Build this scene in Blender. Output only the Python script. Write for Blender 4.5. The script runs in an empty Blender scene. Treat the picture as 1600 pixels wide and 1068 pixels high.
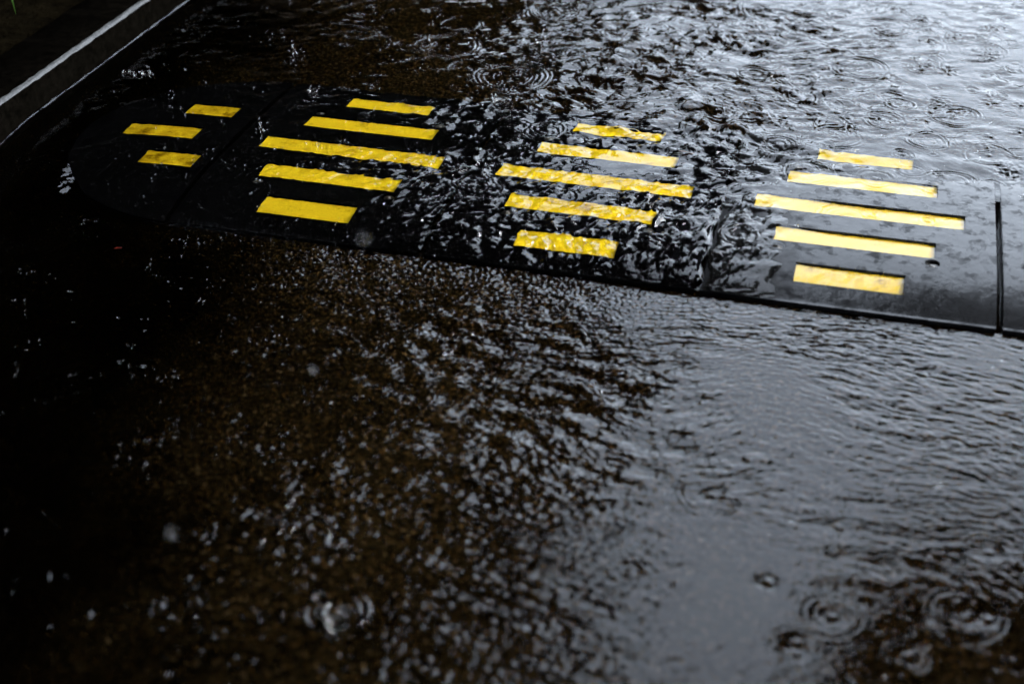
import bpy, bmesh, math, random
import numpy as np
from mathutils import Vector, Matrix

R = math.radians
scene = bpy.context.scene
COL = scene.collection

# ------------------------------------------------------------------ camera
cam_data = bpy.data.cameras.new("camera")
cam = bpy.data.objects.new("camera", cam_data)
COL.objects.link(cam)
cam_data.sensor_width = 36.0
cam_data.lens = 50.0
cam_data.clip_start = 0.05
cam_data.clip_end = 2000.0
_rt = Vector((0.9653125, 0.26103797, -0.00556299))
_up = Vector((-0.13702294, 0.52461412, 0.84024088))
_fw = Vector((-0.2222532, 0.81033277, -0.54218476))
M = Matrix((( _rt.x, _up.x, -_fw.x, 0.9994), (_rt.y, _up.y, -_fw.y, -2.4308),
            (_rt.z, _up.z, -_fw.z, 1.2642), (0, 0, 0, 1)))
cam.matrix_world = M
cam_data.dof.use_dof = True
cam_data.dof.focus_distance = 2.85
cam_data.dof.aperture_fstop = 2.3
scene.camera = cam

# ------------------------------------------------------------------ sky and sun (overcast)
SUN_EL, SUN_AZ = R(46), R(78)          # azimuth measured from +Y towards +X
world = bpy.data.worlds.new("World")
scene.world = world
world.use_nodes = True
nt = world.node_tree
nt.nodes.clear()
wo = nt.nodes.new("ShaderNodeOutputWorld")
bg = nt.nodes.new("ShaderNodeBackground")
sky = nt.nodes.new("ShaderNodeTexSky")
sky.sky_type = 'NISHITA'
sky.sun_disc = False
sky.sun_elevation = SUN_EL
sky.sun_rotation = SUN_AZ
sky.air_density = 1.0
sky.dust_density = 3.0
sky.ozone_density = 1.0
bw = nt.nodes.new("ShaderNodeRGBToBW")
tint = nt.nodes.new("ShaderNodeMix"); tint.data_type = 'RGBA'; tint.blend_type = 'MULTIPLY'
tint.inputs[0].default_value = 1.0
tint.inputs[7].default_value = (0.90, 1.0, 1.13, 1)
mixg = nt.nodes.new("ShaderNodeMix"); mixg.data_type = 'RGBA'
mixg.inputs[0].default_value = 0.86      # cloud cover greys the blue
tc = nt.nodes.new("ShaderNodeTexCoord")
nz = nt.nodes.new("ShaderNodeTexNoise"); nz.inputs["Scale"].default_value = 2.2; nz.inputs["Detail"].default_value = 5
mr = nt.nodes.new("ShaderNodeMapRange"); mr.inputs[1].default_value = 0.3; mr.inputs[2].default_value = 0.7
mr.inputs[3].default_value = 0.78; mr.inputs[4].default_value = 1.15
clo = nt.nodes.new("ShaderNodeMix"); clo.data_type = 'RGBA'; clo.blend_type = 'MULTIPLY'; clo.inputs[0].default_value = 1.0
L = nt.links.new
L(sky.outputs[0], bw.inputs[0]); L(bw.outputs[0], tint.inputs[6])
L(sky.outputs[0], mixg.inputs[6]); L(tint.outputs[2], mixg.inputs[7])
L(tc.outputs["Generated"], nz.inputs["Vector"]); L(nz.outputs["Fac"], mr.inputs[0])
L(mixg.outputs[2], clo.inputs[6]); L(mr.outputs[0], clo.inputs[7])
# the cloud is thinnest, so brightest, low over the road ahead
dotn = nt.nodes.new("ShaderNodeVectorMath"); dotn.operation = 'DOT_PRODUCT'
dotn.inputs[1].default_value = (math.sin(R(14)) * math.cos(R(32)), math.cos(R(14)) * math.cos(R(32)), math.sin(R(32)))
gl = nt.nodes.new("ShaderNodeMapRange"); gl.interpolation_type = 'SMOOTHSTEP'
gl.inputs[1].default_value = 0.45; gl.inputs[2].default_value = 0.98; gl.inputs[3].default_value = 0.7; gl.inputs[4].default_value = 2.95
gm = nt.nodes.new("ShaderNodeMix"); gm.data_type = 'RGBA'; gm.blend_type = 'MULTIPLY'; gm.inputs[0].default_value = 1.0
L(tc.outputs["Generated"], dotn.inputs[0]); L(dotn.outputs["Value"], gl.inputs[0])
L(clo.outputs[2], gm.inputs[6]); L(gl.outputs[0], gm.inputs[7])
L(gm.outputs[2], bg.inputs["Color"])
bg.inputs["Strength"].default_value = 0.12
L(bg.outputs[0], wo.inputs["Surface"])

sl = bpy.data.lights.new("sun", 'SUN')
sl.energy = 1.0
sl.angle = R(50)
sl.color = (1.0, 0.97, 0.92)
so = bpy.data.objects.new("sun", sl)
COL.objects.link(so)
_sd = Vector((math.sin(SUN_AZ) * math.cos(SUN_EL), math.cos(SUN_AZ) * math.cos(SUN_EL), math.sin(SUN_EL)))
so.rotation_euler = (-_sd).to_track_quat('-Z', 'Y').to_euler()
so.location = _sd * 50

vs = scene.view_settings
vs.view_transform = 'Standard'
vs.look = 'None'
vs.exposure = 2.32
vs.gamma = 1.0
vs.use_curve_mapping = False
cy = scene.cycles
cy.max_bounces = 10
cy.transmission_bounces = 8
cy.diffuse_bounces = 3
cy.glossy_bounces = 4
cy.caustics_refractive = True
cy.caustics_reflective = True
cy.blur_glossy = 0.3
cy.sample_clamp_indirect = 6.0
cy.use_denoising = True
cy.denoiser = 'OPENIMAGEDENOISE'
cy.denoising_input_passes = 'RGB_ALBEDO_NORMAL'

# ------------------------------------------------------------------ helpers
def link(o, parent=None):
    COL.objects.link(o)
    if parent is not None:
        o.parent = parent
    return o

def tag(o, label=None, cat=None, group=None, kind=None):
    if label: o["label"] = label
    if cat: o["category"] = cat
    if group: o["group"] = group
    if kind: o["kind"] = kind
    return o

def mesh_np(name, v, quads=None, tris=None, mat=None, parent=None, smooth=True, sharp=None):
    """fast mesh from numpy arrays"""
    me = bpy.data.meshes.new(name)
    v = np.ascontiguousarray(v, dtype=np.float32)
    me.vertices.add(len(v)); me.vertices.foreach_set("co", v.ravel())
    loops = []; starts = []; n = 0
    if quads is not None and len(quads):
        q = np.asarray(quads, dtype=np.int32); loops.append(q.ravel())
        starts.append(np.arange(len(q), dtype=np.int32) * 4); n = len(q) * 4
    if tris is not None and len(tris):
        t = np.asarray(tris, dtype=np.int32); loops.append(t.ravel())
        starts.append(n + np.arange(len(t), dtype=np.int32) * 3)
    loops = np.concatenate(loops); starts = np.concatenate(starts)
    me.loops.add(len(loops)); me.loops.foreach_set("vertex_index", loops)
    me.polygons.add(len(starts)); me.polygons.foreach_set("loop_start", starts)
    me.update(calc_edges=True)
    if smooth:
        me.polygons.foreach_set("use_smooth", np.ones(len(starts), dtype=bool))
        if sharp is not None:
            me.set_sharp_from_angle(angle=sharp)
    if mat: me.materials.append(mat)
    o = bpy.data.objects.new(name, me)
    return link(o, parent)

def obj_bm(name, bm, mat=None, parent=None, smooth=True, sharp=None):
    me = bpy.data.meshes.new(name)
    bmesh.ops.recalc_face_normals(bm, faces=bm.faces)
    bm.to_mesh(me); bm.free()
    if smooth:
        me.polygons.foreach_set("use_smooth", np.ones(len(me.polygons), dtype=bool))
        if sharp is not None: me.set_sharp_from_angle(angle=sharp)
    if mat: me.materials.append(mat)
    return link(bpy.data.objects.new(name, me), parent)

def grid_quads(ny, nx, off=0):
    i = np.arange(ny - 1)[:, None] * nx + np.arange(nx - 1)[None, :]
    i = i.ravel() + off
    return np.stack([i, i + 1, i + nx + 1, i + nx], 1)

def smoothstep(a, b, x):
    t = np.clip((x - a) / (b - a), 0, 1)
    return t * t * (3 - 2 * t)

def new_mat(name):
    m = bpy.data.materials.new(name); m.use_nodes = True
    n = m.node_tree; b = n.nodes["Principled BSDF"]
    return m, n, b

def noise_node(n, scale, detail=4, rough=0.5, coord=None):
    t = n.nodes.new("ShaderNodeTexNoise")
    t.inputs["Scale"].default_value = scale; t.inputs["Detail"].default_value = detail
    t.inputs["Roughness"].default_value = rough
    if coord is None:
        c = n.nodes.new("ShaderNodeTexCoord"); coord = c.outputs["Object"]
    n.links.new(coord, t.inputs["Vector"])
    return t

def ramp(n, src, stops):
    r = n.nodes.new("ShaderNodeValToRGB")
    e = r.color_ramp.elements
    while len(e) < len(stops): e.new(0.5)
    for k, (p, c) in enumerate(stops):
        e[k].position = p; e[k].color = (*c, 1)
    n.links.new(src, r.inputs[0])
    return r

def bump(n, src, strength, dist, b, chain=None):
    k = n.nodes.new("ShaderNodeBump")
    k.inputs["Strength"].default_value = strength; k.inputs["Distance"].default_value = dist
    n.links.new(src, k.inputs["Height"])
    if chain is not None: n.links.new(chain.outputs[0], k.inputs["Normal"])
    n.links.new(k.outputs[0], b.inputs["Normal"])
    return k

# ------------------------------------------------------------------ materials
def mat_road():
    m, n, b = new_mat("wet_aggregate_road")
    tc = n.nodes.new("ShaderNodeTexCoord"); co = tc.outputs["Object"]
    vo = n.nodes.new("ShaderNodeTexVoronoi"); vo.inputs["Scale"].default_value = 240
    n.links.new(co, vo.inputs["Vector"])
    sep = n.nodes.new("ShaderNodeSeparateColor"); n.links.new(vo.outputs["Color"], sep.inputs[0])
    stones = ramp(n, sep.outputs[0], [(0.0, (.0012, .0009, .0005)), (0.45, (.0045, .0034, .0018)), (0.8, (.013, .0095, .005)),
                                      (0.95, (.022, .013, .005)), (1.0, (.045, .035, .024))])
    big = noise_node(n, 3.0, 5, .6, co)
    dirt = ramp(n, big.outputs["Fac"], [(0.3, (.55, .52, .45)), (0.7, (1.2, 1.15, 1.05))])
    mx = n.nodes.new("ShaderNodeMix"); mx.data_type = 'RGBA'; mx.blend_type = 'MULTIPLY'; mx.inputs[0].default_value = 1
    n.links.new(stones.outputs[0], mx.inputs[6]); n.links.new(dirt.outputs[0], mx.inputs[7])
    # corner shade painted into the road colour, left and front, with a wandering edge
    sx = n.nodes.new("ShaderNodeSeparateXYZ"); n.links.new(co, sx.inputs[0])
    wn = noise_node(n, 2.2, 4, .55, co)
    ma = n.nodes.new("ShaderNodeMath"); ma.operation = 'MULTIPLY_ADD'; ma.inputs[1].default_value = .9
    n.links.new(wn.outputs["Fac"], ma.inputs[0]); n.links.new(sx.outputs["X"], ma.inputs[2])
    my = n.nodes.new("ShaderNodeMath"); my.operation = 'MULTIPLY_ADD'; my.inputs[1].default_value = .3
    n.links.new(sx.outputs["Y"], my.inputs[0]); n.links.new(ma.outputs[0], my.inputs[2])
    corner_shade = ramp(n, my.outputs[0], [(0.02, (.12, .115, .09)), (0.56, (1.9, 1.78, 1.45)), (1.0, (1.2, 1.1, .95))])
    corner_shade.color_ramp.interpolation = 'EASE'
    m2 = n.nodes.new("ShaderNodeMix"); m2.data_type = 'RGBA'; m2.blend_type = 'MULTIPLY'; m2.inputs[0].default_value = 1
    n.links.new(mx.outputs[2], m2.inputs[6]); n.links.new(corner_shade.outputs[0], m2.inputs[7])
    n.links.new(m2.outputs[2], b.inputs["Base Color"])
    b.inputs["Roughness"].default_value = .6
    b.inputs["Specular IOR Level"].default_value = .0
    k = bump(n, vo.outputs["Distance"], .8, .003, b)
    k.invert = True
    return m

def mat_water():
    m, n, b = new_mat("rain_water")
    b.inputs["Base Color"].default_value = (.93, .90, .82, 1)
    b.inputs["Roughness"].default_value = 0.0
    b.inputs["IOR"].default_value = 1.333
    b.inputs["Transmission Weight"].default_value = 1.0
    t = noise_node(n, 160, 2, .5)
    bump(n, t.outputs["Fac"], .10, .002, b)
    return m

def mat_clear():
    m, n, b = new_mat("clear_drop_water")
    b.inputs["Base Color"].default_value = (1, 1, 1, 1)
    b.inputs["Roughness"].default_value = 0.0
    b.inputs["IOR"].default_value = 1.333
    b.inputs["Transmission Weight"].default_value = 1.0
    return m

def mat_rubber(wet):
    m, n, b = new_mat("wet_black_rubber" if wet else "drowned_black_rubber")
    t = noise_node(n, 90, 4, .6)
    r = ramp(n, t.outputs["Fac"], [(0.3, (.0012, .0012, .0014)), (0.75, (.0042, .0042, .0048))])
    n.links.new(r.outputs[0], b.inputs["Base Color"])
    b.inputs["Roughness"].default_value = .55
    b.inputs["Specular IOR Level"].default_value = .05 if wet else 0
    # a wet film: mostly smooth, broken where the rubber's grain stands through
    b.inputs["Coat IOR"].default_value = 1.333
    g = noise_node(n, 26, 5, .65)
    if wet:
        cw = ramp(n, noise_node(n, 34, 6, .7).outputs["Fac"], [(0.36, (.15,) * 3), (0.50, (1.0,) * 3)])
        # the film only shows as a gloss of its own where the rubber stands clear of the water
        sx = n.nodes.new("ShaderNodeSeparateXYZ"); co = n.nodes.new("ShaderNodeTexCoord"); n.links.new(co.outputs["Object"], sx.inputs[0])
        wb = n.nodes.new("ShaderNodeMath"); wb.operation = 'MULTIPLY_ADD'; wb.inputs[1].default_value = .22
        n.links.new(g.outputs["Fac"], wb.inputs[0]); n.links.new(sx.outputs["X"], wb.inputs[2])
        xm = n.nodes.new("ShaderNodeMapRange"); xm.inputs[1].default_value = .92; xm.inputs[2].default_value = 1.04
        n.links.new(wb.outputs[0], xm.inputs[0])
        mm = n.nodes.new("ShaderNodeMath"); mm.operation = 'MULTIPLY'
        n.links.new(cw.outputs[0], mm.inputs[0]); n.links.new(xm.outputs[0], mm.inputs[1])
        n.links.new(mm.outputs[0], b.inputs["Coat Weight"])
    rr = ramp(n, g.outputs["Fac"], [(0.42, (.05,) * 3), (0.65, (.20,) * 3)])
    n.links.new(rr.outputs[0], b.inputs["Coat Roughness"])
    f = noise_node(n, 420, 2, .5)
    k = bump(n, f.outputs["Fac"], .5, .0012, b)
    k2 = n.nodes.new("ShaderNodeBump"); k2.inputs["Strength"].default_value = .35; k2.inputs["Distance"].default_value = .004
    n.links.new(g.outputs["Fac"], k2.inputs["Height"]); n.links.new(k2.outputs[0], b.inputs["Coat Normal"])
    return m

def mat_yellow(wet, dirty=0.0):
    m, n, b = new_mat("yellow_reflective_sheet" if wet else "drowned_yellow_sheet")
    oi = n.nodes.new("ShaderNodeObjectInfo")
    t = noise_node(n, 520, 2, .6)
    r = ramp(n, t.outputs["Fac"], [(0.30, (.66, .43, .009)), (0.55, (.84, .595, .016)), (0.8, (.89, .65, .028))])
    tc = n.nodes.new("ShaderNodeTexCoord")
    add = n.nodes.new("ShaderNodeVectorMath"); add.operation = 'ADD'
    n.links.new(tc.outputs["Object"], add.inputs[0]); n.links.new(oi.outputs["Random"], add.inputs[1])
    d = noise_node(n, 16, 7, .72, add.outputs[0])
    dr = ramp(n, d.outputs["Fac"], [(0.26 + dirty * .8, (.20, .15, .08)), (0.34 + dirty, (.66, .60, .48)), (0.42 + 2 * dirty, (1, 1, 1))])
    mx = n.nodes.new("ShaderNodeMix"); mx.data_type = 'RGBA'; mx.blend_type = 'MULTIPLY'; mx.inputs[0].default_value = 1
    n.links.new(r.outputs[0], mx.inputs[6]); n.links.new(dr.outputs[0], mx.inputs[7])
    n.links.new(mx.outputs[2], b.inputs["Base Color"])
    b.inputs["Roughness"].default_value = .5
    b.inputs["Specular IOR Level"].default_value = .3 if wet else 0
    b.inputs["Coat Weight"].default_value = 1.0 if wet else 0.0
    b.inputs["Coat IOR"].default_value = 1.5
    b.inputs["Coat Roughness"].default_value = .05
    bump(n, t.outputs["Fac"], .35, .0008, b)
    return m

def mat_simple(name, c0, c1, scale, rough, bs=.4, bd=.004, coat=0.0, coat_r=.1, spec=.3):
    m, n, b = new_mat(name)
    t = noise_node(n, scale, 6, .65)
    r = ramp(n, t.outputs["Fac"], [(0.3, c0), (0.7, c1)])
    n.links.new(r.outputs[0], b.inputs["Base Color"])
    b.inputs["Roughness"].default_value = rough
    b.inputs["Specular IOR Level"].default_value = spec
    b.inputs["Coat Weight"].default_value = coat
    b.inputs["Coat Roughness"].default_value = coat_r
    bump(n, t.outputs["Fac"], bs, bd, b)
    return m

MAT = dict(
    road=mat_road(), water=mat_water(), clear=mat_clear(), rubber=mat_rubber(True), yellow=mat_yellow(True, 0.0), rubber_drowned=mat_rubber(False), yellow_drowned=mat_yellow(False, .02), yellow_dirty=mat_yellow(False, .10),
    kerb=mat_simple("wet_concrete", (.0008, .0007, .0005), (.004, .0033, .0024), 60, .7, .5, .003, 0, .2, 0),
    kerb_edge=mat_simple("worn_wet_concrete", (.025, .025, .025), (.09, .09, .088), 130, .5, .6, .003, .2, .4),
    soil=mat_simple("dark_soil", (.002, .0016, .001), (.008, .006, .003), 25, .95, .9, .02, 0, .1, 0),
    grass=mat_simple("grass_green", (.03, .09, .012), (.07, .16, .02), 30, .4, .2, .001, .3, .2),
    leaf=mat_simple("tree_leaf", (.003, .005, .002), (.010, .014, .005), 3, .8, .2, .01, 0, .1, 0),
    bark=mat_simple("bark", (.02, .015, .011), (.06, .045, .03), 14, .9, .9, .02),
    brick=mat_simple("dark_render", (.003, .0028, .0022), (.008, .007, .0055), 4, .9, .4, .01, 0, .1, 0),
    window=mat_simple("window_dark", (.003, .003, .004), (.006, .006, .007), 3, .5, .1, .001, 0, .1, .08),
    roof=mat_simple("roof_tile", (.03, .02, .016), (.06, .04, .03), 8, .8, .6, .01),
    steel=mat_simple("wet_steel", (.03, .028, .025), (.08, .07, .06), 80, .4, .2, .0005, 1.0, .04),
    scrap=mat_simple("brown_leaf", (.06, .022, .008), (.16, .06, .02), 60, .6, .4, .001, .6, .1),
    redscrap=mat_simple("red_petal", (.22, .02, .012), (.35, .04, .02), 60, .6, .4, .001, .6, .1),
)

# ------------------------------------------------------------------ the hump's shape (metres; X along the hump, Y across it)
HW, LIP, HH = 0.3194, 0.010, 0.0355
CAP_A = 0.335
KERB_X = -0.712

def hump(x, y):
    ex = np.clip((-0.25 - x) / CAP_A, 0, None)
    t = np.sqrt((y / HW) ** 2 + ex ** 2)
    z = LIP + (HH - LIP) * (1 - np.clip(t, 0, 1) ** 3.5)
    return np.where(t <= 1.0, z, 0.0)

def level_up(x):
    """level of the water dammed up behind the hump: it only just tops the crest at the right, drowns it at the left"""
    return 0.0312 + 0.0125 * np.clip(1.25 - x, -3, 0.95)

def water_level(x, y):
    h = hump(x, y)
    zu = level_up(x)
    zd = 0.0042 + 0.0055 * smoothstep(0.9, -0.3, x)
    film = 0.0028 + 0.0065 * smoothstep(0.75, -0.35, x) - 0.0075 * smoothstep(0.80, 0.98, x)
    gap = np.minimum(np.abs(x - 1.2503), np.abs(x - 1.7503)) < .0042          # the open joints at the right drain it
    over = np.where((h > 0) & ~gap, h + film, -1)
    soft = lambda a, b, k: 0.5 * (a + b + np.sqrt((a - b) ** 2 + k * k))
    front = soft(over, zd, 0.003)
    back = np.maximum(zu, front)
    s = smoothstep(-0.03, 0.05, y - 0.05 * smoothstep(0.9, 1.0, x))
    # round the end of the hump the stream drops between the cap and the kerb
    g = smoothstep(-0.42, -0.56, x)
    s2 = smoothstep(-0.38, -0.02, y + 0.10 * np.sin(x * 9))
    s = s * (1 - g) + s2 * g
    w = s * back + (1 - s) * front
    return np.where(gap & (y > -.322) & (y < .11), -.004, w)

# ------------------------------------------------------------------ water surface
rng = np.random.default_rng(11)

def spectral(N, Lm, lam, bw, theta=None, spread=0.5, seed=0):
    """periodic noise tile with unit RMS slope around the wavelength lam; theta = direction of travel"""
    r = np.random.default_rng(seed)
    kx = np.fft.fftfreq(N, Lm / N) * 2 * np.pi
    KX, KY = np.meshgrid(kx, kx)
    K = np.hypot(KX, KY) + 1e-9
    a = np.exp(-(np.log(K / (2 * np.pi / lam)) ** 2) / (2 * bw * bw)) / K
    if theta is not None:
        ang = np.arctan2(KY, KX) - theta
        a *= np.exp(-(np.sin(ang) ** 2) / (2 * spread * spread))
    f = np.fft.fft2(r.standard_normal((N, N))) * a
    h = np.fft.ifft2(f).real
    d = Lm / N
    gx = (np.roll(h, -1, 1) - np.roll(h, 1, 1)) / (2 * d)
    gy = (np.roll(h, -1, 0) - np.roll(h, 1, 0)) / (2 * d)
    return (h / np.sqrt((gx ** 2 + gy ** 2).mean())).astype(np.float32)

def sample(tile, Lm, x, y):
    N = tile.shape[0]
    u = (x / Lm * N) % N; v = (y / Lm * N) % N
    i = np.floor(u).astype(np.int32); j = np.floor(v).astype(np.int32)
    fu = (u - i).astype(np.float32); fv = (v - j).astype(np.float32)
    i %= N; j %= N; i2 = (i + 1) % N; j2 = (j + 1) % N
    return (tile[j, i] * (1 - fu) + tile[j, i2] * fu) * (1 - fv) + (tile[j2, i] * (1 - fu) + tile[j2, i2] * fu) * fv

STEP = 0.0021
xs = np.arange(-0.732, 1.72, STEP)
ys = np.arange(-1.62, 1.55, STEP)
def grow(end, n, first):
    d = first * 1.35 ** np.arange(n)
    return end + np.cumsum(d)
xs = np.concatenate([xs, grow(xs[-1], 24, .006)])
ys = np.concatenate([-grow(-ys[0], 26, .006)[::-1], ys, grow(ys[-1], 26, .006)])
X, Y = np.meshgrid(xs.astype(np.float32), ys.astype(np.float32))
Z = water_level(X, Y).astype(np.float32)

N_T, L_T = 2048, 2.56
wx = sample(spectral(512, 2.56, .45, .4, seed=1), 2.56, X, Y) * 0.16
wy = sample(spectral(512, 2.56, .45, .4, seed=2), 2.56, X, Y) * 0.16
patch = sample(spectral(512, 2.56, .30, .5, seed=3), 2.56, X + .3, Y); patch = patch / patch.std()
patch = np.clip(1 + 0.45 * patch, .15, 2.2)

calm_f = 1 - .5 * smoothstep(-.60, -1.0, Y) * smoothstep(.55, .85, X)   # the road drains calmly at the right front
upm = smoothstep(-0.02, 0.10, Y)                        # dammed water
over = over0 = smoothstep(-0.36, -0.26, Y) * (1 - upm) * (1 - .55 * np.exp(-((X - .755) / .05) ** 2) * smoothstep(-.06, -.12, Y))          # flowing over the hump
down = (1 - smoothstep(-0.36, -0.28, Y)) * calm_f                  # below the hump
edge = 1 - np.exp(-np.clip(X - KERB_X, 0, None) / .03)
Z += .0045 * np.exp(-np.clip(X - KERB_X - .003, 0, None) / .0045)      # meniscus creeping up the kerb
fine = smoothstep(1.9, 1.5, X) * smoothstep(-1.8, -1.55, Y) * smoothstep(1.8, 1.5, Y)

def add(tile_seed, lam, bw, theta, spread, amp, warp=1.0, fan=False):
    global Z
    t = spectral(N_T, L_T, lam, bw, theta, spread, tile_seed)
    U, V = X + warp * wx, Y + warp * wy
    if fan:                                             # crests bowed round the stream that leaves the hump
        dx, dy = U - FX, V - FY
        U, V = np.hypot(dx, dy), 0.75 * np.arctan2(dx, dy)
    Z += amp * sample(t, L_T, U, V) * fine
FX, FY = 0.95, -1.55

busy = np.exp(-((X - 0.62) / 0.33) ** 2)                # the strong stream in mid picture
calm_r = smoothstep(0.75, 1.05, X)
# upstream pond
add(21, .075, .35, None, 1, upm * patch * (.040 + .11 * busy * (1 - .4 * calm_r)))
add(22, .042, .45, R(115), .7, upm * patch * (.030 + .17 * busy))
add(23, .014, .30, None, 1, upm * patch * (.022 + .075 * busy))
# sheet running over the rubber
add(24, .026, .55, R(150), .55, over * patch * (.05 + .17 * smoothstep(-.2, .35, X)) * (1 - .88 * smoothstep(.74, .90, X)))
add(32, .010, .35, None, 1, over * patch * (.02 + .07 * smoothstep(-.1, .4, X)) * (1 - .85 * smoothstep(.74, .90, X)))
add(25, .050, .45, R(140), .7, over * patch * (.03 + .16 * smoothstep(-.2, .3, X)) * (1 - .85 * smoothstep(.74, .92, X)))
# downstream: fine chop close to the hump, running out calmer to the right and the front
near = np.exp(-np.clip(-0.33 - Y, 0, None) / 0.45)
mid = np.exp(-((X - 0.45 - 0.25 * (Y + .5)) / 0.48) ** 2)
add(26, .0125, .45, 0.0, .55, down * (.040 + .24 * near * (.30 + .70 * mid)) * (.5 + .5 * patch), fan=True)
add(27, .026, .50, 0.0, .55, down * patch * (.03 + .17 * mid * (.35 + .65 * near)), fan=True)
add(33, .010, .35, None, 1, down * (.5 + .5 * patch) * .30 * np.exp(-np.clip(-0.33 - Y, 0, None) / .17) * smoothstep(-.32, -.1, X) * smoothstep(1.1, .6, X))
add(31, .016, .45, None, 1, down * patch * (.02 + .12 * mid * (.45 + .55 * near)))
add(28, .065, .35, R(100), .7, down * patch * (.012 + .05 * mid + .10 * np.exp(-((X - .45) / .3) ** 2 - ((Y + .68) / .2) ** 2)))

# raindrop rings: (x, y, radius) as found on the water, plus a scatter of fainter ones
RINGS = [(1.013, 0.993, 0.062), (1.21, 0.892, 0.072), (0.795, 0.871, 0.04), (0.887, 1.052, 0.033), (1.275, 1.128, 0.02), (0.202, 0.855, 0.057), (0.02, 0.589, 0.077), (-0.067, 0.566, 0.038), (0.216, 0.44, 0.087), (0.597, 0.865, 0.04), (0.829, 0.597, 0.044), (0.845, 0.509, 0.036), (1.054, 0.527, 0.032), (1.167, 0.497, 0.057), (0.922, 0.39, 0.035), (0.934, 0.321, 0.057), (1.025, 0.433, 0.045), (1.118, 0.353, 0.044), (1.07, 0.275, 0.024), (1.164, 0.17, 0.054), (1.028, 0.009, 0.025), (1.126, 0.003, 0.015), (0.983, -0.021, 0.055), (0.799, -0.145, 0.033), (0.271, -0.07, 0.044), (0.685, 1.024, 0.041), (0.506, 0.591, 0.045), (0.215, 0.867, 0.057), (0.381, 0.766, 0.031), (-0.168, 0.626, 0.039), (1.26, 0.633, 0.022), (1.095, 0.742, 0.031), (0.735, 0.611, 0.044), (0.682, 0.379, 0.039), (0.962, 0.708, 0.068), (0.824, 0.252, 0.04), (0.73, 0.136, 0.039), (0.527, 0.223, 0.027), (1.293, 0.341, 0.027), (0.284, -0.094, 0.031), (1.032, -0.883, 0.023), (1.101, -0.951, 0.024), (1.228, -0.883, 0.036), (1.037, -1.06, 0.042), (0.431, -1.209, 0.041), (0.19, -1.121, 0.027), (0.387, -1.083, 0.019), (0.666, -0.631, 0.045), (1.2, -1.018, 0.051), (0.854, -0.859, 0.045), (0.96, -0.451, 0.016), (1.181, -0.65, 0.02), (0.999, -1.117, 0.033), (0.215, -0.92, 0.019), (0.067, -1.243, 0.022), (0.231, -1.261, 0.03), (1.133, -1.104, 0.029), (0.246, -0.627, 0.037), (0.373, -0.744, 0.044), (1.131, -0.473, 0.016), (0.952, -1.016, 0.017)]
def ring(x, y, r, slope, lam, ncrest, core):
    """one drop's wave train: crests bunched at the rim, shorter in front, and a crater or jet at the centre"""
    m = r + 3 * lam
    i0, i1 = np.searchsorted(xs, [x - m, x + m]); j0, j1 = np.searchsorted(ys, [y - m, y + m])
    if i1 - i0 < 3 or j1 - j0 < 3: return
    dx = X[j0:j1, i0:i1] - x; dy = Y[j0:j1, i0:i1] - y
    wob = 1 + 0.05 * np.sin(3 * np.arctan2(dy, dx) + x * 40)
    d = np.hypot(dx, dy) * wob
    k = 2 * np.pi / lam
    s = d - r
    env = np.where(s > 0, np.exp(-(s / (.45 * lam)) ** 2), np.exp(-(s / (ncrest * lam)) ** 2))
    kk = k * (1 + 0.35 * np.clip(s / r, -1, .3))
    th = np.arctan2(dy, dx)
    h = slope / k * np.cos(kk * s) * env * (.70 + .30 * np.sin(2 * th + x * 91) + .30 * np.sin(3 * th + y * 77))
    if core:
        c = core * 0.0024 * (np.exp(-(d / .0065) ** 2) - 0.75 * np.exp(-(d / .014) ** 2))
        h = h + c
    Z[j0:j1, i0:i1] += (h * fine[j0:j1, i0:i1]).astype(np.float32)

rr = random.Random(5)
for (x, y, r) in RINGS:
    s = rr.uniform(.55, .95) * (0.6 if y < -.3 else 1) * (0.6 if y < -.8 and x > .6 else 1)
    lam = rr.uniform(.0072, .0105) + .05 * max(0, r - .05)
    ring(x, y, r, s, lam, rr.uniform(1.3, 2.8), rr.choice([0, 1, 1, 1.4]))
    if r > .03 and rr.random() < .8:
        ring(x, y, r * rr.uniform(.35, .55), s * .8, lam * .8, 1.0, 0)
for (x, y, r) in ((.431, -1.209, .040), (.431, -1.209, .018), (.19, -1.121, .03), (.387, -1.083, .018), (.24, -1.25, .03)):
    ring(x, y, r, 1.1, .013, 1.2, 1.5)
for k in range(330):
    x, y = rr.uniform(-.6, 1.6), rr.uniform(-1.4, 1.4)
    if k > 150: x, y = rr.uniform(.0, 1.6), rr.uniform(.08, 1.45)
    r = rr.choice([.008, .012, .018, .026, .035, .05])
    inside = -.36 < y < -.02
    s = rr.uniform(.2, .6) * (.4 if y < -.3 else 1) * (.5 if inside and x > .85 else 1)
    ring(x, y, r, s, rr.uniform(.007, .011), rr.uniform(.8, 1.6), rr.choice([0, 0, .6, 1]))
# churned patches where drops have just struck
spots = np.zeros_like(Z)
for k in range(150):
    x, y = (rr.uniform(.45, 1.6), rr.uniform(.12, 1.4)) if k < 110 else (rr.uniform(-.5, 1.3), rr.uniform(-1.3, 1.3))
    q = rr.uniform(.010, .028)
    i0, i1 = np.searchsorted(xs, [x - 3 * q, x + 3 * q]); j0, j1 = np.searchsorted(ys, [y - 3 * q, y + 3 * q])
    spots[j0:j1, i0:i1] += np.exp(-(np.hypot(X[j0:j1, i0:i1] - x, Y[j0:j1, i0:i1] - y) / q) ** 2) * rr.uniform(.2, .45)
spots *= 1 - .75 * over0
add(41, .017, .45, None, 1, np.minimum(spots, .5))
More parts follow.
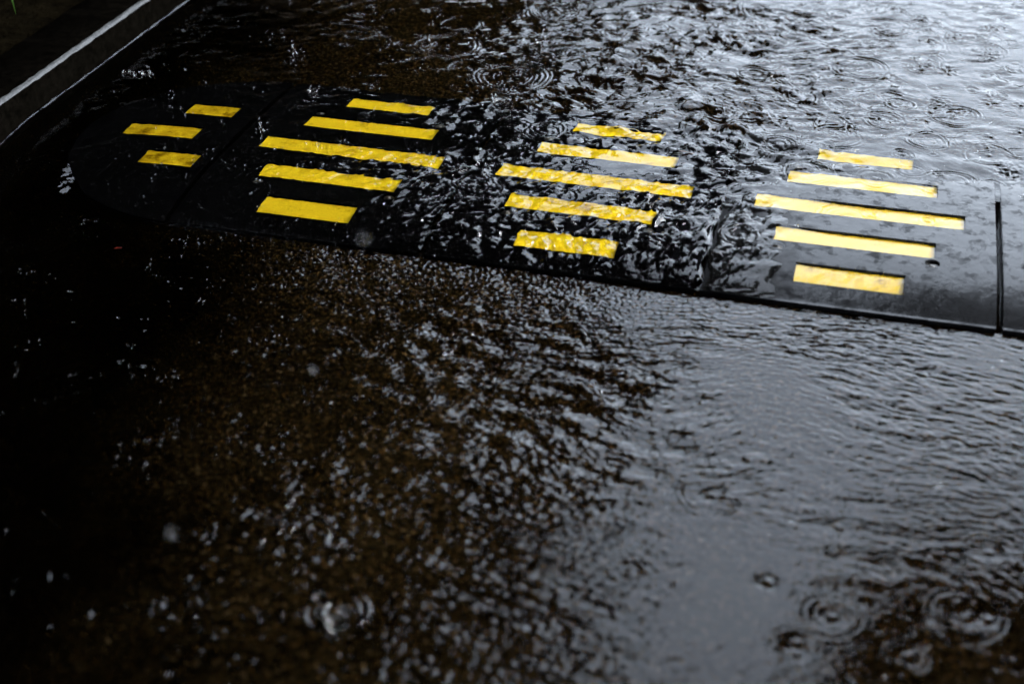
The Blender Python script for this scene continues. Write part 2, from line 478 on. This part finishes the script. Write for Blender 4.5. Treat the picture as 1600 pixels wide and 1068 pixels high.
# the sheet dips where it crosses the joints between sections
wet_front = smoothstep(-.34, -.30, Y) * (1 - smoothstep(-.08, 0.0, Y))
Z -= (.0070 * np.exp(-((X - .752 - .004 * np.sin(Y * 60)) / .0095) ** 2) + .0012 * np.exp(-((X - .25) / .008) ** 2)) * wet_front
ring(.799, -.145, .036, .45, .0085, 4.0, .5); ring(.983, -.021, .055, .38, .009, 4.0, 0); ring(.30, -.085, .04, .6, .009, 2.5, 1)
# the curl of water round the hump's rounded end, and the drop of the stream below it
e = np.hypot((X + .51) / .5, (Y + .28)) ; Z += .004 * np.exp(-((np.hypot(X + .40, Y + .20) - .13) / .022) ** 2) * smoothstep(-.42, -.48, X)

ny, nx = X.shape
water = mesh_np("water", np.stack([X.ravel(), Y.ravel(), Z.ravel()], 1), quads=grid_quads(ny, nx), mat=MAT['water'])
tag(water, "rippled rain water flooding the road and pouring over the hump", "water", kind="structure")
del wx, wy, patch, upm, over, down, near, mid, busy

def wz(x, y):
    j = int(np.clip(np.searchsorted(ys, y), 0, len(ys) - 1)); i = int(np.clip(np.searchsorted(xs, x), 0, len(xs) - 1))
    return float(Z[j, i])

# ------------------------------------------------------------------ road, kerb, verge
def sheet(name, x0, x1, y0, y1, z, mat, n=2):
    gx = np.linspace(x0, x1, n); gy = np.linspace(y0, y1, n)
    A, B = np.meshgrid(gx, gy)
    return mesh_np(name, np.stack([A.ravel(), B.ravel(), np.full(A.size, z)], 1), quads=grid_quads(n, n), mat=mat)

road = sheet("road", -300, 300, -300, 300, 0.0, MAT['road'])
tag(road, "brown aggregate road surface under shallow rain water", "road", kind="structure")

def kerb():
    bm = bmesh.new()
    w, h, rad = .15, .112, .011
    prof = [(-w, -.05), (-w, h - .008)]
    prof += [(-w + .006, h - .001)]
    for k in range(9):
        a = R(90) - R(86) * k / 8
        prof.append((-rad + rad * math.cos(a) - .0, h - rad + rad * math.sin(a)))
    prof.append((.004, -.05))
    yy = np.concatenate([[-40, -8], np.arange(-3, 4.01, .02), [9, 40]])
    rr = random.Random(3)
    rows = []
    for y in yy:
        rows.append([bm.verts.new((KERB_X + px + rr.uniform(-.0012, .0012), float(y), pz + rr.uniform(-.0012, .0012))) for px, pz in prof])
    for a, b in zip(rows[:-1], rows[1:]):
        for k in range(len(prof) - 1):
            bm.faces.new((a[k], a[k + 1], b[k + 1], b[k]))
    bm.faces.new(rows[0]); bm.faces.new(rows[-1][::-1])
    n = len(prof) - 1
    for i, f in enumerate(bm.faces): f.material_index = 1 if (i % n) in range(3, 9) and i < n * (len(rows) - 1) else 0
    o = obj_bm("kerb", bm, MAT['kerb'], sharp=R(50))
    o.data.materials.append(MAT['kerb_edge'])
    return o
tag(kerb(), "wet concrete kerb with a rounded edge along the left of the flooded road", "kerb")

def verge():
    gx = np.concatenate([[-60, -20, -6, -3], np.arange(-2.2, KERB_X - .13, .02)])
    gy = np.concatenate([[-60, -20, -6], np.arange(-2.0, 3.0, .02), [6, 20, 60]])
    A, B = np.meshgrid(gx, gy)
    t = spectral(512, 2.56, .09, .6, seed=61)
    z = .105 + .02 * sample(t, 2.56, A, B) * .35 * smoothstep(KERB_X - .14, KERB_X - .3, A) + .03 * smoothstep(-.9, -1.6, A)
    return mesh_np("ground", np.stack([A.ravel(), B.ravel(), z.ravel()], 1), quads=grid_quads(len(gy), len(gx)), mat=MAT['soil'])
tag(verge(), "dark sodden soil behind the kerb", "ground", kind="structure")

# ------------------------------------------------------------------ rubber speed hump sections
ROWS = [(-.2378, .0928), (-.1182, .141), (0.0, .1909), (.1182, .141), (.2378, .0928)]   # row centre, half length
SW = .0273
BOLTS = [(-.130, -.163), (.137, -.163), (-.130, .163), (.137, .163)]
POCKET = .0075

def lines(a, b, step, marks, eps=.0004):
    g = list(np.arange(a, b + step * .5, step))
    g = [v for v in g if all(abs(v - m) > eps * 3 for m in marks) and a + .0003 < v < b - .0003]
    for m in marks: g += [m - eps, m + eps]
    return np.array(sorted(g + [a, b]))

def section_surface(x0, x1, strips, bolts, name, parent, cap=False, wet=True):
    """top sheet of one section with sunk pockets for the strips and bolt holes, and its side walls"""
    mx, my = [], []
    for (sx0, sx1, sy0, sy1) in strips:
        mx += [sx0, sx1]; my += [sy0, sy1]
    mx = sorted(set(round(v, 5) for v in mx)); my = sorted(set(round(v, 5) for v in my))
    gx = lines(x0, x1, .006, mx); gy = lines(-HW, HW, .006, my)
    extra_x, extra_y = [], []
    for (bx, by) in bolts:
        extra_x += list(bx + np.arange(-.015, .0151, .0012)); extra_y += list(by + np.arange(-.015, .0151, .0012))
    ch = [x0 + .0015, x0 + .003, x0 + .005, x1 - .005, x1 - .003, x1 - .0015]
    gx = np.unique(np.round(np.concatenate([gx, extra_x, ch]), 6)); gy = np.unique(np.round(np.concatenate([gy, extra_y, [-HW + .002, -HW + .005, HW - .002]]), 6))
    gx = gx[(gx >= x0 - 1e-6) & (gx <= x1 + 1e-6)]; gy = gy[(gy >= -HW - 1e-6) & (gy <= HW + 1e-6)]
    if cap:
        # polar sheet: the rounded end
        A, B = np.meshgrid(gx, gy)
        half = HW * np.sqrt(np.clip(1 - ((-0.25 - A) / CAP_A) ** 2, 0, 1))
        B = B / HW * np.maximum(half, 1e-4) if False else B
    else:
        A, B = np.meshgrid(gx, gy)
    z = hump(np.clip(A, x0, x1), np.clip(B, -HW + 1e-6, HW - 1e-6))
    e = np.minimum(A - x0, x1 - A)
    
    z = z + .0016 * np.exp(-((B + HW) / .004) ** 2)          # small raised rim at the foot
    for (sx0, sx1, sy0, sy1) in strips:
        inside = (A > sx0) & (A < sx1) & (B > sy0) & (B < sy1)
        z = np.where(inside, z - POCKET, z)
    for (bx, by) in bolts:
        d = np.hypot(A - bx, B - by)
        z = np.where(d < .0125, z - .011 * smoothstep(.0125, .0105, d), z)
    ny, nx = A.shape
    v = np.stack([A.ravel(), B.ravel(), z.ravel()], 1)
    q = grid_quads(ny, nx)
    if cap:
        t = ((v[:, 1] / HW) ** 2 + (np.clip(-0.25 - v[:, 0], 0, None) / CAP_A) ** 2)
        out = t > 1.0
        q = q[~out[q].any(axis=1)]
    # side walls along the open boundary of the sheet
    und = np.concatenate([q[:, [0, 1]], q[:, [1, 2]], q[:, [2, 3]], q[:, [3, 0]]])
    key = np.sort(und, axis=1).astype(np.int64); key = key[:, 0] * len(v) + key[:, 1]
    _, inv, cnt = np.unique(key, return_inverse=True, return_counts=True)
    bd = und[cnt[inv] == 1]
    if cap:                                                  # draw the stepped rim out onto the true ellipse
        ids = np.unique(bd)
        p = v[ids]; sel = p[:, 0] < x1 - .001
        ex = np.clip(-0.25 - p[:, 0], 0, None) / CAP_A; ey = p[:, 1] / HW
        t = np.sqrt(ex ** 2 + ey ** 2); t = np.where(t < .5, 1, t)
        p2 = p.copy(); p2[:, 0] = np.where(sel, -0.25 - ex / t * CAP_A, p[:, 0]); p2[:, 1] = np.where(sel, ey / t * HW, p[:, 1])
        p2[:, 2] = np.where(sel, LIP, p[:, 2]); v[ids] = p2
    ids = np.unique(bd); mp = np.full(len(v), -1); mp[ids] = np.arange(len(ids)) + len(v)
    low = v[ids].copy(); low[:, 2] = .0005
    walls = np.stack([bd[:, 1], bd[:, 0], mp[bd[:, 0]], mp[bd[:, 1]]], 1)
    v = np.concatenate([v, low])
    return mesh_np(name, v, quads=np.concatenate([q, walls]), mat=MAT['rubber' if wet else 'rubber_drowned'], parent=parent, sharp=R(35))

def strip_mesh(sx0, sx1, sy0, sy1, parent, seed, wet=True):
    g = .0009
    gx = np.arange(sx0 + g, sx1 - g, .004); gx = np.append(gx, sx1 - g)
    gy = np.linspace(sy0 + g, sy1 - g, 12)
    A, B = np.meshgrid(gx, gy)
    r = np.random.default_rng(seed)
    B = B.copy()
    B[-1] += r.normal(0, .0004, len(gx)); B[0] += r.normal(0, .0003, len(gx))
    zt = hump(A, B) - POCKET + .0014
    zt += r.normal(0, .00012, zt.shape)
    n = A.size
    v = np.concatenate([np.stack([A.ravel(), B.ravel(), zt.ravel()], 1), np.stack([A.ravel(), B.ravel(), zt.ravel() - .001], 1)])
    ny, nx = A.shape
    q = grid_quads(ny, nx)
    idx = np.arange(n).reshape(ny, nx)
    loop = np.concatenate([idx[0], idx[1:, -1], idx[-1, -2::-1], idx[-2:0:-1, 0]])
    nxt = np.roll(loop, -1)
    walls = np.stack([nxt, loop, loop + n, nxt + n], 1)
    return mesh_np("reflective_strip", v, quads=np.concatenate([q, walls, q[:, ::-1] + n]), mat=MAT['yellow' if wet else 'yellow_dirty' if seed >= 900 else 'yellow_drowned'], parent=parent, sharp=R(50))

def bolt_mesh(bx, by, parent):
    bm = bmesh.new()
    z0 = float(hump(np.array(bx), np.array(by))) - .0095
    segs = 24
    prof = [(.0098, 0), (.0098, .0012), (.0088, .0018), (.0070, .0024), (.0066, .0040), (.0052, .0054), (.0025, .0061), (0, .0063)]
    rings = []
    for pr, pz in prof[:-1]:
        rings.append([bm.verts.new((bx + pr * math.cos(2 * math.pi * k / segs), by + pr * math.sin(2 * math.pi * k / segs), z0 + pz)) for k in range(segs)])
    top = bm.verts.new((bx, by, z0 + prof[-1][1]))
    for a, b in zip(rings[:-1], rings[1:]):
        for k in range(segs): bm.faces.new((a[k], a[(k + 1) % segs], b[(k + 1) % segs], b[k]))
    for k in range(segs): bm.faces.new((rings[-1][k], rings[-1][(k + 1) % segs], top))
    bm.faces.new(rings[0][::-1])
    return obj_bm("bolt", bm, MAT['steel'], parent, sharp=R(40))

def make_section(cx, label, strips=True, holes=True):
    root = link(bpy.data.objects.new("speed_hump_section", None))
    tag(root, label, "speed hump", "rubber speed hump sections")
    st = [(cx - a, cx + a, y - SW, y + SW) for y, a in ROWS] if strips else []
    bl = [(cx + bx, by) for bx, by in BOLTS] if holes else []
    wet = cx > .75                                           # the others lie wholly under water
    section_surface(cx - .2440, cx + .2445, st, bl, "rubber_body", root, wet=wet)
    for k, s in enumerate(st): strip_mesh(*s, root, int(cx * 100) + k, wet)
    for b in bl: bolt_mesh(*b, root)
    return root

CAP_STRIPS = [(-.400, -.282, -.1455, -.0909), (-.498, -.335, -.0273, .0273), (-.412, -.302, .0909, .1455)]
cap = link(bpy.data.objects.new("speed_hump_end_cap", None))
tag(cap, "rounded rubber end piece with three short yellow strips, sunk under water by the kerb", "speed hump", "rubber speed hump sections")
section_surface(-.25 - CAP_A, -.2545, CAP_STRIPS, [], "rubber_body", cap, cap=True, wet=False)
for k, s in enumerate(CAP_STRIPS): strip_mesh(*s, cap, 900 + k, False)
make_section(0.0, "drowned hump section with five yellow strips, next to the rounded end piece")
make_section(0.5, "hump section with water streaming over its five yellow strips, between drowned and half dry sections")
make_section(1.0, "hump section half above water, its yellow strips paled by sky, one bolt hole showing")
make_section(1.5, "plain black rubber hump section cut off by the right edge of the photo", strips=True)

# ------------------------------------------------------------------ splashes, falling drops, scraps
def lathe(bm, prof, cx, cy, cz, segs, jag=0.0, rnd=None, lean=(0, 0)):
    rings = []
    jz = [rnd.uniform(-1, 1) if rnd else 0 for _ in range(segs)]
    for i, (r, z, w) in enumerate(prof):
        rings.append([bm.verts.new((cx + r * math.cos(2 * math.pi * k / segs) * (1 + .12 * jag * jz[(k + 3) % segs]) + lean[0] * z,
                                    cy + r * math.sin(2 * math.pi * k / segs) * (1 + .12 * jag * jz[(k + 5) % segs]) + lean[1] * z,
                                    cz + z * (1 + w * jag * jz[k]))) for k in range(segs)])
    for a, b in zip(rings[:-1], rings[1:]):
        for k in range(segs): bm.faces.new((a[k], a[(k + 1) % segs], b[(k + 1) % segs], b[k]))
    bm.faces.new(rings[0][::-1]); bm.faces.new(rings[-1])

def blob(bm, c, r, stretch=1.0):
    t = bmesh.ops.create_uvsphere(bm, u_segments=14, v_segments=9, radius=r)
    for v in t['verts']:
        v.co.z *= stretch
        v.co += Vector(c)

def splash(kind, x, y, size, label, seed):
    rnd = random.Random(seed)
    z = wz(x, y) - .0015
    bm = bmesh.new()
    if kind == 'crown':
        s = size
        prof = [(.9 * s, 0, 0), (1.0 * s, .25 * s, .1), (1.12 * s, .6 * s, .5), (1.22 * s, .85 * s, .55), (1.14 * s, .84 * s, .55),
                (1.0 * s, .55 * s, .4), (.85 * s, .2 * s, .1), (.6 * s, .06 * s, 0)]
        lathe(bm, prof, x, y, z, 20, .8, rnd)
        for k in range(9):
            a = rnd.uniform(0, 6.28); d = s * rnd.uniform(1.1, 1.7)
            blob(bm, (x + d * math.cos(a), y + d * math.sin(a), z + s * rnd.uniform(.7, 1.9)), s * rnd.uniform(.06, .16))
    elif kind == 'jet':
        s = size
        prof = [(.40 * s, 0, 0), (.20 * s, .15 * s, 0), (.12 * s, .3 * s, 0), (.085 * s, .5 * s, 0), (.07 * s, .7 * s, 0), (.11 * s, .8 * s, 0), (.13 * s, .88 * s, 0), (.06 * s, .97 * s, 0)]
        ln = (rnd.uniform(-.25, .25), rnd.uniform(-.1, .1))
        lathe(bm, prof, x, y, z, 12, 0, None, ln)
        blob(bm, (x + ln[0] * 1.2 * s, y, z + 1.2 * s), .08 * s)
        for k in range(4):
            a = rnd.uniform(0, 6.28); d = s * rnd.uniform(.4, .9)
            blob(bm, (x + d * math.cos(a), y + d * math.sin(a), z + s * rnd.uniform(.15, .6)), s * rnd.uniform(.05, .09))
    else:
        s = size
        lathe(bm, [(s, 0, 0), (.98 * s, .25 * s, 0), (.85 * s, .52 * s, 0), (.6 * s, .74 * s, 0), (.3 * s, .86 * s, 0), (.05 * s, .9 * s, 0)], x, y, z, 18)
        for k in range(4):
            a = rnd.uniform(0, 6.28); d = s * rnd.uniform(1.1, 2.2)
            blob(bm, (x + d * math.cos(a), y + d * math.sin(a), z + s * rnd.uniform(.1, .5)), s * rnd.uniform(.12, .3))
    o = obj_bm("water_splash", bm, MAT['clear'])
    o.data.transform(Matrix.Translation((-x, -y, -z))); o.location = (x, y, z)
    return tag(o, label, "splash", "splashes where raindrops strike")

splash('crown', .235, .292, .020, "open crown shaped splash just behind the hump, largest of all", 1)
splash('jet', .226, .662, .026, "thin upright jet of water among rings in the pond beyond the hump", 2)
splash('jet', -.308, .455, .026, "small jet over dark water between the kerb and the far edge of the hump", 3)
splash('jet', -.206, .034, .024, "thin bent jet at the left end of the longest strip on the drowned section", 4)
splash('dome', -.585, .258, .013, "bright water bubble with spray beside the kerb, right one of two", 5)
splash('dome', -.632, .254, .010, "small bright water bubble beside the kerb, left one of two", 6)
splash('crown', .443, -1.235, .013, "splash inside a double ring at the lower left of the road", 7)
splash('crown', -.18, .246, .010, "small splash on the hump's far edge left of the shortest far strip", 8)
splash('jet', -.02, .58, .022, "short jet inside the largest ring at the top of the photo, above the drowned section", 9)

def spray():
    r = np.random.default_rng(77); P, S = [], []
    for k in range(520):
        u = r.random()
        if u < .45: x, y = r.uniform(-.65, 1.45), r.uniform(.1, 1.35)
        elif u < .7: x, y = r.uniform(-.45, .9), r.uniform(-.4, .1)
        else: x, y = r.uniform(-.5, 1.3), r.uniform(-1.3, -.35)
        n = int(r.integers(1, 5))
        for _ in range(n):
            P.append((x + r.normal(0, .010), y + r.normal(0, .010))); S.append(r.uniform(.0006, .0019))
    bm = bmesh.new(); bmesh.ops.create_icosphere(bm, subdivisions=2, radius=1.0)
    bv = np.array([v.co[:] for v in bm.verts]); bf = np.array([[v.index for v in f.verts] for f in bm.faces]); bm.free()
    V, F = [], []
    for i, ((x, y), q) in enumerate(zip(P, S)):
        z = max(wz(x, y), float(hump(np.array(x), np.array(y)))) + q * .9 + abs(r.normal(0, .004)) * (r.random() < .5)
        V.append(bv * q + np.array((x, y, z))); F.append(bf + i * len(bv))
    o = mesh_np("water_spray", np.concatenate(V), tris=np.concatenate(F), mat=MAT['clear'])
    return tag(o, "fine droplets thrown up all over the water by the rain", "spray", kind="stuff")
spray()

def raindrop(x, y, z, r, stretch, label):
    bm = bmesh.new(); blob(bm, (0, 0, 0), r, stretch)
    for v in bm.verts:
        if v.co.z > 0: v.co.x *= 1 - .25 * v.co.z / (r * stretch); v.co.y *= 1 - .25 * v.co.z / (r * stretch)
    o = obj_bm("raindrop", bm, MAT['clear']); o.location = (x, y, z)
    return tag(o, label, "raindrop", "raindrops falling through the air")

def along(px_dir, dist):
    return Vector((0.9994, -2.4308, 1.2642)) + px_dir.normalized() * dist
def ray(u, v):
    return _fw * 2222 + _rt * (u - 800) - _up * (v - 534)
DROPS = [(570, 372, 1.15, .0026, 1.15, "blurred pale raindrop falling in front of the drowned hump section"),
         (490, 578, 1.55, .0030, 1.4, "blurred raindrop over brown water below the drowned hump section"),
         (865, 893, 1.10, .0036, 1.1, "large soft raindrop low over the middle of the road in the foreground"),
         (268, 832, 1.30, .0034, 1.4, "blurred raindrop over dark water at the lower left"),
         (1293, 1042, 1.25, .0022, 1.6, "bright raindrop at the bottom edge near the dark reflection"),
         (1467, 754, 1.45, .0034, 1.0, "dark round raindrop over the pale reflecting water at the lower right"),
         (915, 712, 1.9, .0022, 1.3, "tiny raindrop over the choppy water in the middle of the road")]
for (u, v, d, r, s, lab) in DROPS:
    raindrop(*along(ray(u, v), d), r, s, lab)

def scrap(x, y, z, ln, ang, mat, label, seed):
    rnd = random.Random(seed)
    bm = bmesh.new(); n = 8; vs_ = []
    for k in range(n + 1):
        t = k / n; w = .34 * ln * math.sin(math.pi * min(.97, max(.04, t))) ** .8 * rnd.uniform(.75, 1.1)
        c = (t - .5) * ln
        vs_.append([bm.verts.new((c, sgn * w, .003 * math.sin(t * 3 + 1) + abs(sgn) * .0015)) for sgn in (-.5, 0, .5)])
    for a, b in zip(vs_[:-1], vs_[1:]):
        for k in range(2): bm.faces.new((a[k], a[k + 1], b[k + 1], b[k]))
    g = bmesh.ops.solidify(bm, geom=bm.faces[:], thickness=.0006)
    o = obj_bm("leaf_scrap", bm, mat)
    o.location = (x, y, z); o.rotation_euler = (rnd.uniform(-.2, .2), rnd.uniform(-.2, .2), ang)
    return tag(o, label, "leaf scrap")
scrap(.653, .155, wz(.653, .155) + .001, .034, .5, MAT['scrap'], "brown scrap of leaf floating at the far right corner of the middle section's strips", 1)
scrap(-.292, -.43, .004, .016, .9, MAT['redscrap'], "tiny red petal scrap under dark water below the rounded end piece", 2)

# ------------------------------------------------------------------ grass behind the kerb
def grass_tuft(x, y, label, seed, blades):
    rnd = random.Random(seed)
    root = link(bpy.data.objects.new("grass_tuft", None)); root.location = (x, y, .12)
    tag(root, label, "grass")
    for (az, ln, lift, w) in blades:
        bm = bmesh.new(); rows = []
        n = 14
        for k in range(n + 1):
            t = k / n
            d = ln * (t ** 1.1); hgt = lift * math.sin(math.pi * min(t * .82, 1)) * 1.0
            wd = w * (1 - t) ** .6 + .0003
            c = Vector((math.cos(az) * d, math.sin(az) * d, hgt)); s = Vector((-math.sin(az), math.cos(az), 0)) * wd
            rows.append([bm.verts.new(c - s), bm.verts.new(c + Vector((0, 0, -.25 * wd))), bm.verts.new(c + s)])
        for a, b in zip(rows[:-1], rows[1:]):
            bm.faces.new((a[0], a[1], b[1], b[0])); bm.faces.new((a[1], a[2], b[2], b[1]))
        bmesh.ops.solidify(bm, geom=bm.faces[:], thickness=.0005)
        obj_bm("grass_blade", bm, MAT['grass'], root)
    return root
grass_tuft(-1.06, .47, "green grass tuft with one drooping blade on the dark soil behind the kerb", 4,
           [(R(-52), .33, .10, .006), (R(70), .24, .16, .005), (R(160), .22, .14, .005), (R(110), .3, .12, .005)])

# ------------------------------------------------------------------ what the water mirrors: trees over the road and a house behind the verge
def tree(name, label, x, y, trunk_h, trunk_r, clumps, leaf, per, seed, cat="tree"):
    rnd = np.random.default_rng(seed); pr = random.Random(seed)
    root = link(bpy.data.objects.new(name, None)); root.location = (x, y, .1)
    tag(root, label, cat)
    bm = bmesh.new(); segs = 12
    def limb(p0, p1, r0, r1, n=7):
        p0, p1 = Vector(p0), Vector(p1); rings = []
        ax = (p1 - p0).normalized(); u = ax.orthogonal().normalized(); w = ax.cross(u)
        off = Vector((pr.uniform(-.1, .1), pr.uniform(-.1, .1), pr.uniform(0, .15))) * (p1 - p0).length
        for k in range(n + 1):
            t = k / n; c = p0.lerp(p1, t) + off * math.sin(math.pi * t) ; r = r0 + (r1 - r0) * t
            rings.append([bm.verts.new(c + (u * math.cos(6.2832 * s / segs) + w * math.sin(6.2832 * s / segs)) * r) for s in range(segs)])
        for a, b in zip(rings[:-1], rings[1:]):
            for s in range(segs): bm.faces.new((a[s], a[(s + 1) % segs], b[(s + 1) % segs], b[s]))
    limb((0, 0, -.2), (0, 0, trunk_h), trunk_r, trunk_r * .6)
    for (c, r) in clumps:
        limb((0, 0, trunk_h * pr.uniform(.75, 1.0)), tuple(c), trunk_r * .35, trunk_r * .08)
    obj_bm("trunk", bm, MAT['bark'], root)
    P = []
    for (c, r) in clumps:
        m = int(per * r * r)
        d = rnd.standard_normal((m, 3)); d /= np.linalg.norm(d, axis=1)[:, None]
        rad = r * (rnd.random(m) ** .45)[:, None]
        P.append(np.array(c) + d * rad * np.array([1, 1, .8]))
    P = np.concatenate(P); n = len(P)
    a = rnd.standard_normal((n, 3)); a /= np.linalg.norm(a, axis=1)[:, None]
    b = np.cross(a, rnd.standard_normal((n, 3))); b /= np.linalg.norm(b, axis=1)[:, None]
    s = leaf * rnd.uniform(.7, 1.3, (n, 1))
    v = np.stack([P - a * s, P + b * s * .45, P + a * s, P - b * s * .45], 1).reshape(-1, 3)
    mesh_np("crown", v, quads=np.arange(n * 4).reshape(-1, 4), mat=MAT['leaf'], parent=root, smooth=False)
    return root

def clump_set(seed, boxes):
    rr = random.Random(seed); out = []
    for (n, x0, x1, y0, y1, z0, z1, r0, r1) in boxes:
        for k in range(n):
            out.append(((rr.uniform(x0, x1), rr.uniform(y0, y1), rr.uniform(z0, z1)), rr.uniform(r0, r1)))
    return out

# tall dense tree left of the road
tree("broadleaf_tree", "tall dense tree standing behind the kerb beyond the hump", -2.6, 5.6, 4.0, .28,
     clump_set(1, [(60, -3.6, 1.0, -2.2, 3.0, .7, 10.5, 1.0, 1.5), (18, -5, .5, -4.5, 0, 6.5, 11, 1.2, 1.6)]), .18, 700, 3)
# unseen tree; crown clumps added over the road to block sky and darken reflections
tree("sky_blocking_tree", "unseen tree behind the camera, branches added over the road to block sky", -1.9, -3.6, 3.6, .30,
     clump_set(2, [(40, -3.5, 6.5, -4.0, 3.6, 3.8, 6.4, 1.1, 1.6), (26, 3.7, 7.4, 5.7, 7.3, 4.0, 4.9, .75, 1.05), (26, 1.4, 5.0, 4.8, 6.2, 5.1, 6.1, .8, 1.1), (22, .4, 4.6, 3.6, 5.2, 5.2, 6.2, .85, 1.15)]), .18, 560, 4)

def house():
    root = link(bpy.data.objects.new("house", None)); root.location = (-4.6, -3.0, .1)
    tag(root, "dark two storey house along the left behind the verge", "house")
    def box(bm, x0, x1, y0, y1, z0, z1):
        vv = [bm.verts.new(p) for p in ((x0, y0, z0), (x1, y0, z0), (x1, y1, z0), (x0, y1, z0), (x0, y0, z1), (x1, y0, z1), (x1, y1, z1), (x0, y1, z1))]
        for f in ((0, 3, 2, 1), (4, 5, 6, 7), (0, 1, 5, 4), (1, 2, 6, 5), (2, 3, 7, 6), (3, 0, 4, 7)): bm.faces.new([vv[k] for k in f])
    bm = bmesh.new(); box(bm, -7, 0, -14, 13, -.3, 7.2); obj_bm("wall", bm, MAT['brick'], root, smooth=False)
    bm = bmesh.new()
    vv = [bm.verts.new(p) for p in ((.6, -14.6, 6.95), (.6, 13.6, 6.95), (-3.5, 13.6, 10.2), (-3.5, -14.6, 10.2), (-7.6, -14.6, 6.95), (-7.6, 13.6, 6.95))]
    bm.faces.new((vv[0], vv[1], vv[2], vv[3])); bm.faces.new((vv[3], vv[2], vv[5], vv[4])); bm.faces.new((vv[0], vv[3], vv[4])); bm.faces.new((vv[1], vv[5], vv[2]))
    bm.faces.new((vv[0], vv[4], vv[5], vv[1]))
    obj_bm("roof", bm, MAT['roof'], root, smooth=False)
    for zz in (1.0, 4.2):
        for k in range(7):
            bm = bmesh.new(); y = -12 + k * 3.9
            box(bm, -.02, .03, y, y + 1.2, zz, zz + 1.5); w = obj_bm("window", bm, MAT['window'], root, smooth=False)
    return root
house()

def added_hedge():  # unseen foliage added so the ripples mirror something dark low ahead
    rnd = np.random.default_rng(8)
    n = 26000
    P = np.stack([rnd.uniform(-6, 40, n), 26 + rnd.normal(0, .7, n), rnd.random(n) * (3.4 + .6 * np.sin(rnd.random(n)))], 1)
    P[:, 2] *= 1 + .18 * np.sin(P[:, 0] * 1.3) + .1 * np.sin(P[:, 0] * 3.1)
    a = rnd.standard_normal((n, 3)); a /= np.linalg.norm(a, axis=1)[:, None]
    b = np.cross(a, rnd.standard_normal((n, 3))); b /= np.linalg.norm(b, axis=1)[:, None]
    s = .26
    v = np.stack([P - a * s, P + b * s * .5, P + a * s, P - b * s * .5], 1).reshape(-1, 3)
    return mesh_np("added_hedge", v, quads=np.arange(n * 4).reshape(-1, 4), mat=MAT['leaf'], smooth=False)
tag(added_hedge(), "unseen dark foliage added across the far end for the ripples to mirror", "added_hedge")
